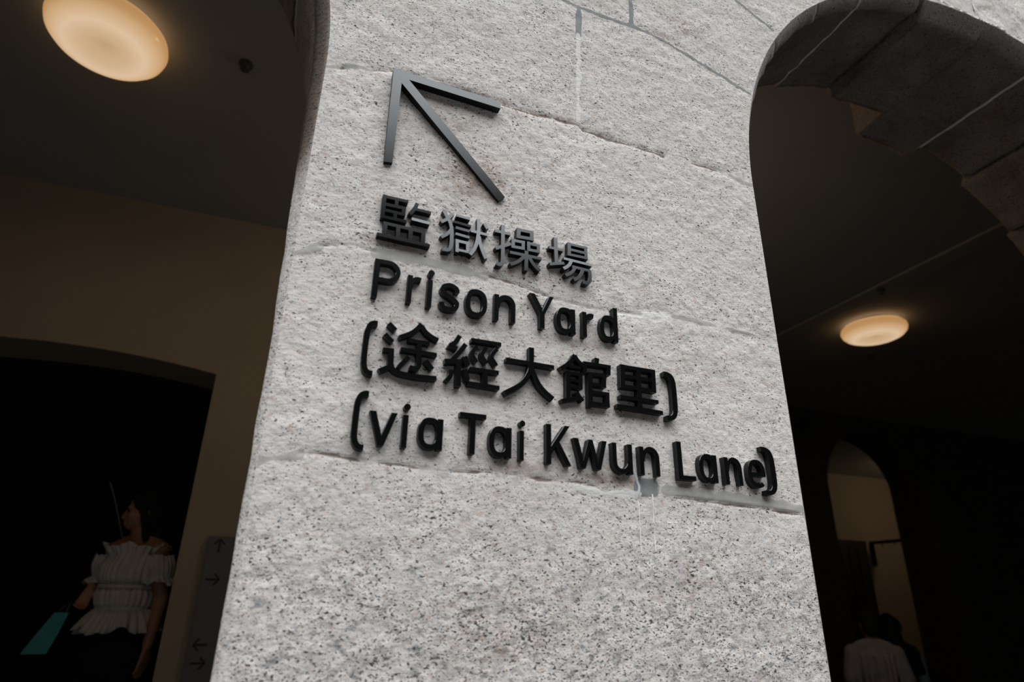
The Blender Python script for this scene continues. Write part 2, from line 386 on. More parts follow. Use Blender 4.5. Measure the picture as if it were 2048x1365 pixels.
CJK = {
 'jian': [(5.3,[(106.3,2126.9),(106.7,2088.6)]),(4.9,[(103.9,2124.1),(139.8,2123.8)]),(4.9,[(106.8,2111.6),(137.6,2111.9)]),(4.9,[(104.7,2102.4),(137.6,2101.6)]),(5.3,[(134.8,2112.2),(134.8,2101.3)]),(5.3,[(123.5,2124.1),(123.9,2113.8)]),(5.3,[(123.4,2101.7),(123.9,2090.8)]),(4.9,[(104.3,2091.2),(140.1,2091.1)]),(5.6,[(153.0,2124.8),(150.2,2115.9),(144.0,2104.4)]),(4.6,[(151.7,2114.4),(174.0,2113.9)]),(4.9,[(147.1,2096.3),(173.2,2095.0)]),(5.0,[(108.6,2080.9),(167.7,2079.5)]),(5.6,[(111.6,2081.5),(112.2,2063.2)]),(6,[(129.3,2081.2),(130.3,2062.2)]),(6,[(147.0,2080.9),(147.8,2061.8)]),(6,[(165.3,2080.9),(165.7,2061.3)]),(5.2,[(101.5,2061.3),(175.8,2059.6)])],
 'yu': [(5.6,[(192.7,2123.1),(197.9,2114.0),(203.0,2104.7),(205.8,2093.3),(206.5,2079.1),(206.3,2067.3),(204.8,2061.1),(201.1,2057.9),(193.5,2057.7)]),(5.2,[(206.5,2121.3),(198.8,2110.5),(189.5,2102.3)]),(5.2,[(205.1,2093.1),(199.6,2084.5),(191.1,2076.9)]),(4.4,[(211.6,2119.1),(232.4,2117.8)]),(4.2,[(208.0,2108.0),(234.5,2106.0)]),(4.6,[(211.7,2098.4),(232.6,2097.0)]),(4.4,[(212.0,2087.9),(232.9,2086.2)]),(5,[(214.9,2079.0),(215.3,2057.0)]),(5,[(212.4,2076.4),(233.4,2075.8)]),(5,[(230.4,2076.8),(230.9,2061.9)]),(4.2,[(215.7,2061.2),(232.6,2060.9)]),(5.6,[(246.3,2122.8),(246.8,2106.6),(246.4,2093.5),(244.2,2079.3),(240.2,2067.2),(234.6,2057.1)]),(4.8,[(234.5,2098.9),(260.2,2097.8)]),(5.4,[(247.7,2092.2),(249.5,2079.7),(253.4,2067.8),(258.5,2055.5)]),(4.8,[(254.3,2116.0),(259.7,2107.1)])],
 'cao': [(5.8,[(284.6,2121.5),(284.6,2092.6),(284.7,2060.3),(283.1,2054.0),(279.1,2051.8),(275.4,2053.1)]),(4.8,[(271.8,2108.2),(296.6,2107.9)]),(5,[(273.4,2077.4),(297.3,2091.3)]),(5,[(306.2,2118.2),(333.3,2119.0)]),(5.4,[(305.9,2105.8),(333.6,2107.3)]),(6,[(309.4,2121.3),(309.0,2103.7)]),(6,[(330.4,2121.4),(330.7,2104.2)]),(4.8,[(298.3,2098.0),(319.7,2098.6)]),(4.8,[(298.2,2086.9),(319.4,2087.7)]),(5.5,[(300.9,2100.9),(300.8,2084.9)]),(5,[(317.0,2100.6),(316.9,2085.7)]),(4.8,[(323.0,2098.3),(344.2,2097.8)]),(4.8,[(323.3,2087.1),(343.8,2087.6)]),(5,[(325.5,2101.3),(325.8,2085.7)]),(5,[(341.5,2099.9),(341.3,2085.5)]),(4.8,[(296.0,2076.5),(346.9,2076.5)]),(6,[(322.3,2084.7),(321.8,2050.8)]),(5.4,[(318.4,2073.8),(310.9,2065.1),(304.2,2060.0),(297.0,2056.3)]),(5.4,[(326.8,2074.5),(332.3,2065.9),(338.4,2059.2),(344.4,2054.9)])],
 'chang': [(6.4,[(370.5,2119.8),(371.1,2072.6)]),(4.8,[(359.2,2099.4),(383.2,2099.3)]),(5.2,[(359.5,2069.6),(384.2,2076.7)]),(6,[(393.6,2115.8),(393.0,2092.0)]),(5.6,[(421.7,2115.1),(422.1,2091.5)]),(4.6,[(390.3,2113.1),(424.0,2112.4)]),(4.8,[(392.0,2103.4),(423.5,2102.8)]),(4.8,[(389.8,2093.9),(424.8,2094.2)]),(4.8,[(384.0,2085.2),(432.0,2083.2)]),(5,[(397.8,2074.3),(428.9,2073.0)]),(6.2,[(427.3,2074.4),(427.8,2064.9),(427.2,2056.5),(424.8,2052.5),(420.6,2050.4),(416.1,2051.2)]),(5.6,[(397.1,2084.9),(393.5,2076.6),(388.1,2070.5),(382.5,2066.2)]),(5.6,[(403.1,2073.7),(398.5,2066.0),(392.7,2060.4),(386.1,2056.2)]),(5.8,[(416.0,2072.4),(412.9,2064.3),(407.1,2056.5),(399.9,2051.3)])],
 'tu': [(5.6,[(130.0,1932.5),(139.7,1924.4)]),(5.6,[(126.3,1916.6),(137.2,1907.3)]),(5,[(126.1,1895.0),(139.7,1895.7)]),(6.5,[(136.4,1897.8),(137.6,1876.5)]),(6.0,[(137.4,1878.4),(140.8,1870.5),(149.0,1866.5),(161.4,1865.1),(176.3,1864.7),(198.0,1865.8)]),(6,[(137.6,1874.5),(132.2,1870.4),(123.7,1865.4)]),(5.8,[(173.4,1938.9),(167.6,1930.6),(159.3,1922.7),(145.7,1915.0)]),(5.8,[(173.3,1936.1),(179.3,1928.5),(187.4,1923.0),(197.1,1919.2)]),(5,[(156.9,1913.2),(185.8,1912.6)]),(5.4,[(148.7,1898.9),(196.5,1898.1)]),(6.5,[(172.1,1913.0),(173.0,1897.0),(173.5,1881.2),(171.7,1876.4),(168.1,1874.8),(162.1,1875.5)]),(5.6,[(159.7,1890.1),(148.0,1874.1)]),(6,[(182.1,1888.4),(191.8,1877.6)])],
 'jing': [(6,[(226.2,1930.9),(221.1,1920.6),(213.8,1914.6)]),(6.2,[(211.7,1916.0),(223.9,1911.1)]),(6,[(235.3,1919.8),(229.3,1909.9),(217.6,1893.8)]),(6,[(207.9,1891.5),(231.4,1893.9)]),(7.5,[(234.4,1901.8),(239.2,1890.2)]),(6.5,[(226.4,1895.1),(227.8,1858.6)]),(6,[(217.7,1880.4),(216.2,1872.2),(211.5,1864.0)]),(6,[(235.8,1883.7),(240.3,1868.9)]),(5.2,[(242.9,1927.3),(286.1,1927.4)]),(5.4,[(250.9,1919.7),(245.1,1908.2),(251.1,1896.2)]),(5.4,[(265.1,1920.1),(258.7,1908.1),(265.6,1896.5)]),(5.4,[(279.8,1919.9),(272.7,1907.5),(280.0,1895.4)]),(5.2,[(243.2,1885.7),(283.5,1885.7)]),(6.5,[(264.0,1886.4),(264.8,1865.6)]),(5.4,[(240.7,1865.1),(285.1,1864.0)])],
 'da': [(5.4,[(294.0,1906.9),(366.1,1905.7)]),(7,[(331.5,1930.3),(331.3,1910.5),(328.0,1891.3),(314.9,1872.5),(292.9,1857.8)]),(6.6,[(331.6,1899.8),(340.9,1880.0),(351.1,1868.2),(364.2,1858.9)])],
 'guan': [(5.6,[(399.0,1929.4),(393.1,1919.6),(385.5,1911.9),(376.3,1905.7)]),(5.6,[(398.5,1928.8),(403.0,1921.8),(409.7,1916.2),(415.0,1913.0)]),(4.5,[(390.0,1911.1),(408.1,1910.9)]),(5.6,[(387.8,1903.6),(387.1,1861.9)]),(4.6,[(384.9,1901.0),(410.4,1900.7)]),(5.6,[(407.4,1902.1),(406.8,1879.2)]),(4.2,[(388.1,1890.6),(409.0,1890.3)]),(4.4,[(387.9,1880.7),(408.9,1880.3)]),(5,[(376.5,1857.5),(402.3,1865.3)]),(6,[(400.3,1873.4),(403.9,1867.9),(409.7,1861.3)]),(6.4,[(434.7,1929.9),(433.8,1921.3)]),(5,[(412.5,1919.2),(456.7,1919.3)]),(5.6,[(453.6,1920.1),(453.0,1906.4)]),(5.6,[(415.4,1920.3),(413.9,1903.7)]),(6.4,[(423.0,1906.1),(421.4,1854.4)]),(5,[(419.7,1903.8),(448.4,1904.5)]),(5.6,[(445.2,1905.7),(444.8,1887.8)]),(5,[(422.6,1888.8),(447.9,1888.8)]),(5,[(422.2,1876.6),(452.5,1876.8)]),(5.6,[(449.6,1878.8),(449.0,1859.2)]),(5.4,[(421.2,1860.0),(452.4,1860.1)])],
 'li': [(6.6,[(476.9,1926.4),(475.6,1890.1)]),(5.8,[(529.6,1925.7),(529.0,1889.5)]),(5.4,[(472.9,1923.3),(532.1,1922.9)]),(5.2,[(475.5,1908.5),(529.8,1908.2)]),(5.2,[(474.7,1892.6),(532.0,1892.3)]),(6.6,[(503.8,1925.6),(503.0,1862.9)]),(5.2,[(470.5,1875.9),(534.7,1875.7)]),(5.4,[(464.6,1861.4),(541.0,1859.9)])],
}

# ------------------------------------------------------------------ latin letterforms (mm, baseline 0)
def ov(cx, cy, rx, ry, n=2.5, k=40, a0=0.0, a1=360.0):
    o = []
    for i in range(k + (a1 - a0 < 359)):
        t = math.radians(a0 + (a1 - a0) * i / k); c, s = math.cos(t), math.sin(t)
        o.append((cx + rx * math.copysign(abs(c) ** (2 / n), c), cy + ry * math.copysign(abs(s) ** (2 / n), s)))
    return o
def rc(x0, y0, x1, y1): return [(x0, y0), (x1, y0), (x1, y1), (x0, y1)]
SW = 7.2
def glyph(ch):
    W = SW
    if ch == 'P':
        bowl = [(2, 53.8), (18, 53.8)] + [(18.5 + 13.6 * math.cos(math.radians(a)), 40.2 + 13.6 * math.sin(math.radians(a))) for a in range(80, -81, -16)] + [(18, 26.6), (2, 26.6)]
        return [rc(0, 0, 7.2, 57)] + stroke(bowl, 6.6, smooth=False)
    if ch == 'r': return [rc(0, 0, 6.8, 41.5)] + stroke([(4, 22), (5.5, 30), (9.5, 35.4), (14, 37.2), (18.6, 36.6)], 6.6)
    if ch == 'i': return [rc(0, 0, 7, 41.5), ov(4.4, 52, 4.5, 4.5, 2, 24)]
    if ch == 's': return stroke([(24.8, 30.2), (22.6, 36.4), (14.2, 39.6), (5.6, 36.4), (4.0, 30.4), (8.4, 25), (18.6, 19.8), (24.4, 14), (23, 6.6), (14, 3.3), (5.4, 6), (3.1, 12.6)], 6.8)
    if ch == 'o': return stroke(ov(15.85, 21.2, 12.4, 17.8, 2.5), 6.9, closed=True)
    if ch == 'n': return [rc(0, 0, 6.8, 40.2)] + stroke([(4.4, 20), (6, 29), (11, 35.5), (17.5, 37.7), (24, 35.4), (27.8, 29.6), (28.5, 22), (28.5, 11), (28.5, 0)], 6.9)
    if ch == 'u': return [rc(25.1, 0, 32, 41.5)] + stroke([(3.5, 41.5), (3.5, 30), (3.5, 19), (4.4, 10.6), (8.4, 5.2), (15, 3.3), (21.5, 5.4), (26.3, 12), (27.8, 20)], 6.9)
    if ch == 'Y': return [[(0, 53), (8.1, 53), (20.2, 30.5), (19.8, 24), (16.2, 22)], [(31, 53), (38.4, 53), (23.5, 22), (18.5, 25)], rc(16.2, 0, 23.5, 26)]
    if ch in 'ad':
        return [rc(23.5, 0, 30.4, 40.2 if ch == 'a' else 55.5)] + stroke(ov(14.6, 20.4, 11.2, 17.2, 2.5), 6.8, closed=True)
    if ch == '(': return stroke([(16.4, 70.5), (11.4, 70.3), (6.6, 67), (4.2, 60), (3.6, 52), (3.4, 38), (3.6, 23), (4.3, 15), (6.6, 8.2), (11.4, 4.8), (16.4, 4.6)], 7.2)
    if ch == ')': return [[(16.4 - x, y) for x, y in pg] for pg in glyph('(')]
    if ch == 'v': return [[(0, 42.3), (7.8, 42.3), (17.6, 10), (19.8, 0), (12.8, 0)], [(26.6, 42.3), (34.3, 42.3), (20.2, 0), (14.6, 0), (15.4, 10)]]
    if ch == 'T': return [rc(0, 47.2, 35.7, 53.4), rc(14.2, 0, 21.6, 50)]
    if ch == 'K': return [rc(0, 0, 7.3, 54.3), [(27, 54.3), (35.4, 54.3), (7, 12.5), (6.5, 24)], [(13, 27), (18, 34), (37, 0), (28.6, 0)]]
    if ch == 'w': return [[(0, 41), (7.5, 41), (15.2, 9), (17, 0), (9.8, 0)], [(22.6, 41), (29.4, 41), (17.8, 0), (11, 0)], [(22.6, 41), (29.4, 41), (39.6, 0), (32.8, 0)], [(44, 41), (51.4, 41), (41, 0), (34.5, 0)]]
    if ch == 'L': return [rc(0, 0, 7.9, 55), rc(0, 0, 29.4, 6.4)]
    if ch == 'e': return stroke(ov(16, 21, 12.6, 17.6, 2.4, 36, -3, 312), 6.7) + [rc(5, 17.4, 31.8, 23)]
    return []

LINE2 = [('P', 103.6, 139.1, 1966.9, 2024.0), ('r', 149.6, 168.2, 1966.7, 2008.3), ('i', 177.0, 185.9, 1965.3, 2021.7), ('s', 194.6, 223.0, 1963.8, 2007.4),
         ('o', 231.9, 263.6, 1962.9, 2005.4), ('n', 274.4, 306.4, 1963.6, 2004.8), ('Y', 328.0, 366.4, 1963.0, 2016.0), ('a', 370.3, 401.0, 1961.6, 2002.6),
         ('r', 412.7, 432.0, 1961.0, 2001.2), ('d', 441.9, 472.4, 1961.0, 2017.2)]
LINE4 = [('(', 98.3, 114.6, 1763.0, 1837.6), ('v', 117.8, 152.0, 1770.8, 1813.4), ('i', 159.3, 167.8, 1771.2, 1827.4), ('a', 179.3, 211.0, 1772.0, 1812.9),
         ('T', 232.4, 268.0, 1771.6, 1825.0), ('a', 272.8, 303.8, 1770.6, 1811.8), ('i', 315.1, 322.9, 1769.6, 1823.3), ('K', 353.5, 390.2, 1768.5, 1822.8),
         ('w', 393.8, 445.2, 1767.0, 1807.6), ('u', 453.2, 485.1, 1764.6, 1807.0), ('n', 496.9, 529.2, 1765.6, 1806.8), ('L', 559.8, 589.2, 1764.2, 1819.4),
         ('a', 596.5, 628.2, 1764.0, 1805.8), ('n', 641.6, 672.6, 1763.6, 1804.9), ('e', 683.8, 716.2, 1762.4, 1805.0), (')', 714.0, 736.6, 1753.0, 1826.8)]
LINE3P = [('(', 100.0, 115.8, 1857.0, 1933.2), (')', 548.0, 568.4, 1849.4, 1926.0)]
WHERE2 = ['the initial of the upper English line', 'between P and i of Prison', 'with its dot in Prison', 'in the word Prison',
          'in the word Prison', 'ending the word Prison', 'starting the word Yard',
          'beside the capital Y', 'between the a and d of Yard', 'ending the upper English line']
WHERE4 = ['opening the lowest line', 'starting the word via', 'with its dot in the word via', 'ending the word via', 'starting the word Tai', 'in the word Tai',
          'with its dot ending the word Tai', 'starting the word Kwun', 'in the word Kwun', 'in the word Kwun', 'ending the word Kwun', 'starting the word Lane',
          'in the word Lane', 'in the word Lane', 'ending the word Lane', 'closing the lowest line']

def fit(ch, x0, x1, z0, z1):
    pgs = glyph(ch)
    xs = [q[0] for pg in pgs for q in pg]; ys = [q[1] for pg in pgs for q in pg]
    a, b, c, d = min(xs), max(xs), min(ys), max(ys)
    return [[((x0 + (q[0] - a) / (b - a) * (x1 - x0)) / 1000, (z0 + (q[1] - c) / (d - c) * (z1 - z0)) / 1000) for q in pg] for pg in pgs]

rnd = random.Random(7)
def small_tilt(k=1): return [(rnd.uniform(-.5, .5), rnd.uniform(-.6, .6)) for _ in range(k)]

def build_sign():
    for line, where, grp in ((LINE2, WHERE2, 'raised letters of the upper English line'), (LINE4, WHERE4, 'raised letters of the lowest line')):
        for (ch, *b), wh in zip(line, where):
            if ch in '()':
                nm, lab, cat = 'sign_parenthesis', 'black raised %s parenthesis %s of the pillar sign' % ('left' if ch == '(' else 'right', wh), 'parenthesis'
            else:
                nm = 'sign_letter'; cat = 'letter'
                lab = 'black raised metal letter %s %s on the pillar' % (ch, wh)
            raised(nm, lab, cat, fit(ch, *b), grp, part=['dot', 'stem'] if ch == 'i' else 'stroke', tilt=small_tilt())
    for (ch, *b), wh in zip(LINE3P, ('opening', 'closing')):
        raised('sign_parenthesis', 'black raised parenthesis %s the lower Chinese line of the pillar sign' % wh, 'parenthesis', fit(ch, *b), 'parentheses of the lower Chinese line')
    spec = [('jian', 'first and leftmost character of the upper Chinese line, dark with boxed strokes', 0, [(-1.6, 0), (-1.3, 0), (4.6, 0), (-.4, 0)]),
            ('yu', 'second character of the upper Chinese line, with dog radical at left', 0, [(1.7, 0), (3.4, 0), (1.8, .3), (2.5, 0), (-1, 0), (.6, 0), (2, 0), (1.8, 0)]),
            ('cao', 'third character of the upper Chinese line, with three small boxes', 0, [(1.7, 0), (.8, 0), (1.3, 0), (1.0, 0), (1.1, 0)]),
            ('chang', 'last character of the upper Chinese line, its lower part shining grey', 0, [(2.0, 0), (1.5, 0), (4.5, 0)]),
            ('tu', 'first character of the lower Chinese line, right after the parenthesis', 1, [(0, 0), (.6, 0)]),
            ('jing', 'second character of the lower Chinese line, with three chevron strokes', 1, [(0, 0), (.8, 0), (.8, 0)]),
            ('da', 'third character of the lower Chinese line, only three crossing strokes', 1, [(0, 0)]),
            ('guan', 'fourth character of the lower Chinese line, with roofed left half', 1, [(0, 0)]),
            ('li', 'fifth character of the lower Chinese line, before the closing parenthesis', 1, [(0, 0)])]
    for key, lab, row, tilt in spec:
        pg = []
        for w, pts in CJK[key]:
            pg += [[(x / 1000, z / 1000) for x, z in q] for q in stroke(pts, w * (1.07 if row else 1.0))]
        raised('sign_character', 'black raised ' + lab, 'character', pg, 'raised characters of the %s Chinese line' % ('upper', 'lower')[row], tilt=tilt)
    ar = [[(97.7, 2355.4), (112.0, 2355.0), (112.2, 2186.8), (99.8, 2185.4)], [(97.7, 2355.4), (272.7, 2350.4), (273.0, 2337.4), (97.7, 2342.6)],
          [(100.5, 2353.0), (121.6, 2342.8), (287.2, 2174.6), (277.6, 2164.6), (110.8, 2333.2), (100.0, 2340.0)]]
    raised('sign_arrow', 'large black metal arrow pointing up and left above the Chinese characters', 'arrow',
           [[(x / 1000, z / 1000) for x, z in pg] for pg in ar], None, tilt=[(-2.8, 0)])

# ------------------------------------------------------------------ granite facade: pillar between two arches
def vnoise(x, z, seed):
    def h(i, j):
        n = (i * 374761393 + j * 668265263 + seed * 974634777) & 0xffffffff
        n = ((n ^ (n >> 13)) * 1274126177) & 0xffffffff
        return ((n ^ (n >> 16)) & 0xffff) / 32767.5 - 1
    xi = np.floor(x).astype(np.int64); zi = np.floor(z).astype(np.int64)
    fx = x - xi; fz = z - zi; fx = fx * fx * (3 - 2 * fx); fz = fz * fz * (3 - 2 * fz)
    return (h(xi, zi) * (1 - fx) + h(xi + 1, zi) * fx) * (1 - fz) + (h(xi, zi + 1) * (1 - fx) + h(xi + 1, zi + 1) * fx) * fz

def fbm(x, z, f, seed, octv=4):
    a, s = 1.0, 0
    for k in range(octv):
        s = s + a * vnoise(x * f + 31 * k, z * f + 17 * k, seed + k); a *= .55; f *= 2.03
    return s

def seg_dist(x, z, pts):
    d = np.full(x.shape, 9.0)
    for (ax, az), (bx, bz) in zip(pts, pts[1:]):
        dx, dz = bx - ax, bz - az; l2 = dx * dx + dz * dz + 1e-12
        t = np.clip(((x - ax) * dx + (z - az) * dz) / l2, 0, 1)
        d = np.minimum(d, np.hypot(x - ax - t * dx, z - az - t * dz))
    return d

JOINTS = [  # kind, width, points on the pillar face (metres)
    ('m', .0085, [(.36, 2.660), (.399, 2.656), (.424, 2.652), (.481, 2.650), (.553, 2.652), (.616, 2.643), (.673, 2.626), (.728, 2.608), (.78, 2.591), (.822, 2.577)]),
    ('m', .0085, [(.05, 2.665), (.2, 2.668), (.36, 2.660)]),
    ('m', .011, [(.429, 2.652), (.427, 2.577)]), ('l', .008, [(.427, 2.577), (.424, 2.47), (.421, 2.371)]),
    ('m', .010, [(.549, 2.80), (.545, 2.658)]), ('m', .008, [(.72, 2.93), (.826, 2.851), (.919, 2.799)]),
    ('p', .007, [(-.01, 2.332), (.003, 2.335), (.017, 2.341)]), ('p', .012, [(.030, 2.348), (.045, 2.353), (.066, 2.353)]),
    ('c', .0055, [(.017, 2.340), (.033, 2.346), (.072, 2.357), (.099, 2.364), (.15, 2.370), (.199, 2.369), (.237, 2.364), (.275, 2.362), (.314, 2.360), (.367, 2.363), (.395, 2.363), (.417, 2.366), (.431, 2.358)]),
    ('c', .006, [(.431, 2.358), (.479, 2.352), (.539, 2.353), (.563, 2.352), (.593, 2.350)]), ('c', .003, [(.654, 2.352), (.726, 2.353)]),
    ('p', .006, [(.735, 2.351), (.76, 2.345), (.80, 2.340)]),
    ('p', .008, [(-.01, 2.010), (.002, 2.014), (.031, 2.031)]), ('c', .002, [(.031, 2.033), (.069, 2.042), (.103, 2.040)]),
    ('p', .015, [(.105, 2.039), (.159, 2.040), (.205, 2.036), (.240, 2.036)]), ('p', .010, [(.236, 2.036), (.262, 2.035)]),
    ('c', .0035, [(.258, 2.038), (.316, 2.031), (.373, 2.019), (.431, 2.016), (.475, 2.016), (.52, 2.020)]), ('l', .006, [(.475, 2.014), (.576, 2.028)]),
    ('p', .005, [(.576, 2.028), (.683, 2.026), (.80, 2.019)]),
    ('p', .011, [(-.01, 1.739), (.0, 1.742), (.044, 1.754)]),
    ('c', .002, [(.044, 1.756), (.072, 1.757), (.126, 1.752), (.162, 1.752), (.219, 1.748), (.292, 1.754), (.356, 1.749), (.407, 1.750), (.437, 1.746)]),
    ('l', .008, [(.40, 1.742), (.44, 1.738), (.50, 1.741)]),
    ('m', .026, [(.503, 1.750), (.520, 1.751)]), ('p', .014, [(.542, 1.749), (.60, 1.748), (.645, 1.747), (.73, 1.743), (.81, 1.737)]),
    ('c', .003, [(.56, 1.740), (.645, 1.7375), (.73, 1.733), (.81, 1.728)])]
STAINS = [(.245, 2.20, .07, .045, .9), (.19, 2.285, .05, .035, .6), (.24, 2.36, .09, .012, .9), (.17, 2.33, .06, .02, .5), (.13, 2.058, .05, .012, .8), (.22, 2.056, .05, .012, .7),
          (.33, 2.052, .06, .012, .6), (.25, 1.955, .02, .010, .6), (.42, 1.952, .06, .012, .5), (.30, 1.765, .03, .012, .8), (.33, 1.760, .03, .014, .6), (.455, 1.756, .045, .010, 1.0), (.575, 1.757, .02, .006, .9),
          (.615, 1.757, .02, .006, .8), (.50, 1.855, .05, .010, .8), (.43, 1.865, .03, .008, .6), (.20, 1.862, .05, .008, .5), (.66, 2.70, .05, .04, .5), (.60, 2.66, .06, .015, .5), (.50, 2.72, .03, .03, .6),
          (.30, 1.56, .10, .05, .5), (.58, 1.63, .05, .04, .5), (.13, 1.90, .012, .02, .3)]

def face_fields(x, z):
    block = (.15 + .85 * np.clip((1.755 - z) / .16, 0, 1)) * (z < 1.748) + .05 * ((z >= 1.748) & (z < 2.03)) + .25 * ((z >= 2.03) & (z < 2.355)) + .5 * (z >= 2.355)
    wob = fbm(x, z, 40, 91, 3) * .0016
    mort = np.zeros_like(x); lime = np.zeros_like(x); groove = np.zeros_like(x); soft = np.zeros_like(x); crack = np.zeros_like(x); pale = np.zeros_like(x)
    for kind, w, pts in JOINTS:
        d = seg_dist(x, z, pts) + wob * (1.7 if kind in 'pl' else 1)
        soft = np.maximum(soft, np.exp(-(d / .012) ** 2))
        if kind == 'c':
            groove = np.maximum(groove, np.clip((w * .6 + .0012 - d) / .0025, 0, 1)); crack = np.maximum(crack, np.clip((w * .4 + .0013 - d) / .0024, 0, 1))
        else:
            k = np.clip(.5 + (w / 2 - d) / .004, 0, 1)
            if kind in 'mp':
                mort = np.maximum(mort, k)
                if kind == 'p': pale = np.maximum(pale, d < w)
            else: lime = np.maximum(lime, k)
    stain = np.zeros_like(x)
    for sx, sz, rx, rz, a in STAINS: stain = np.maximum(stain, a * np.exp(-((x - sx) / rx) ** 2 - ((z - sz) / rz) ** 2))
    rough = fbm(x, z, 60, 5, 4) * .0007 + fbm(x, z, 14, 44, 3) * .0007 + block * fbm(x, z, 38, 63, 3) * .0006
    fill = np.maximum(mort, lime)
    y = -rough * (1 - .85 * fill) + soft * .0008 + groove * .0018 - fill * .0006
    return y, mort, lime, stain, block, crack, pale

VERTS, FACES, ATTR = [], [], {'coarse': [], 'mortar': [], 'stain': [], 'lime': [], 'dark_tone': [], 'crack': [], 'pale': []}
def add_grid(P, attrs):
    """P: (rows, cols, 3)"""
    base = sum(len(v) for v in VERTS); r, c = P.shape[:2]
    VERTS.append(P.reshape(-1, 3))
    idx = base + np.arange(r * c).reshape(r, c)
    FACES.append(np.stack([idx[:-1, :-1], idx[:-1, 1:], idx[1:, 1:], idx[1:, :-1]], -1).reshape(-1, 4))
    for k in ATTR: ATTR[k].append(np.broadcast_to(np.asarray(attrs.get(k, 0.0), float), (r, c)).reshape(-1))

ZS, BO, BI, AO, AI, CXR = 2.34, .85, .825, .94, .92, 1.73
CXL = -.94
def half(z, a): return a * np.sqrt(np.clip(1 - ((z - ZS) / BO) ** 2, 0, 1))

def front_face():
    z = np.concatenate([np.linspace(0, 1.38, 24)[:-1], np.arange(1.38, ZS, .0025), ZS + BO * np.sin(np.linspace(0, np.pi / 2, 330)), np.arange(ZS + BO + .006, 3.6, .006), np.linspace(3.6, 6, 20)])
    xl = np.where(z < ZS, 0.0, CXL + half(z, AO)); xr = np.where(z < ZS, .79, CXR - half(z, AO))
    u = np.linspace(0, 1, 330)
    X = xl[:, None] + (xr - xl)[:, None] * u; Z = np.repeat(z[:, None], len(u), 1)
    y, mo, li, st, bl, ck, pa = face_fields(X, Z)
    edge = np.minimum(np.minimum(X - xl[:, None], xr[:, None] - X) / .014, 1) ** .6
    edge = np.maximum(edge, np.clip((Z - ZS - BO) / .02, 0, 1))
    add_grid(np.stack([X, y * edge, Z], -1), {'coarse': bl, 'mortar': mo, 'lime': li, 'stain': st, 'crack': ck, 'pale': pa})
    # plain wall beyond the arches, to the right and to the left
    for cx, s, far in ((CXR, 1, 9.0), (CXL, -1, -7.0)):
        z2 = np.concatenate([np.linspace(0, ZS, 60)[:-1], ZS + BO * np.sin(np.linspace(0, np.pi / 2, 160)), np.arange(ZS + BO + .006, 3.7, .006), np.linspace(3.7, 6, 20)])
        x0 = np.where(z2 < ZS, cx + s * AO, cx + s * half(z2, AO)); uu = np.linspace(0, 1, 190) ** 2.2
        X = x0[:, None] + (far - x0)[:, None] * uu; Z = np.repeat(z2[:, None], len(uu), 1)
        y = -(fbm(X, Z, 30, 5, 4) * .0022 + fbm(X, Z, 12, 44, 3) * .002)
        edge = np.maximum(np.minimum(np.abs(X - x0[:, None]) / .012, 1), np.clip((Z - ZS - BO) / .02, 0, 1))
        P = np.stack([X, y * edge, Z], -1)
        add_grid(P if s > 0 else P[:, ::-1], {'coarse': .3})

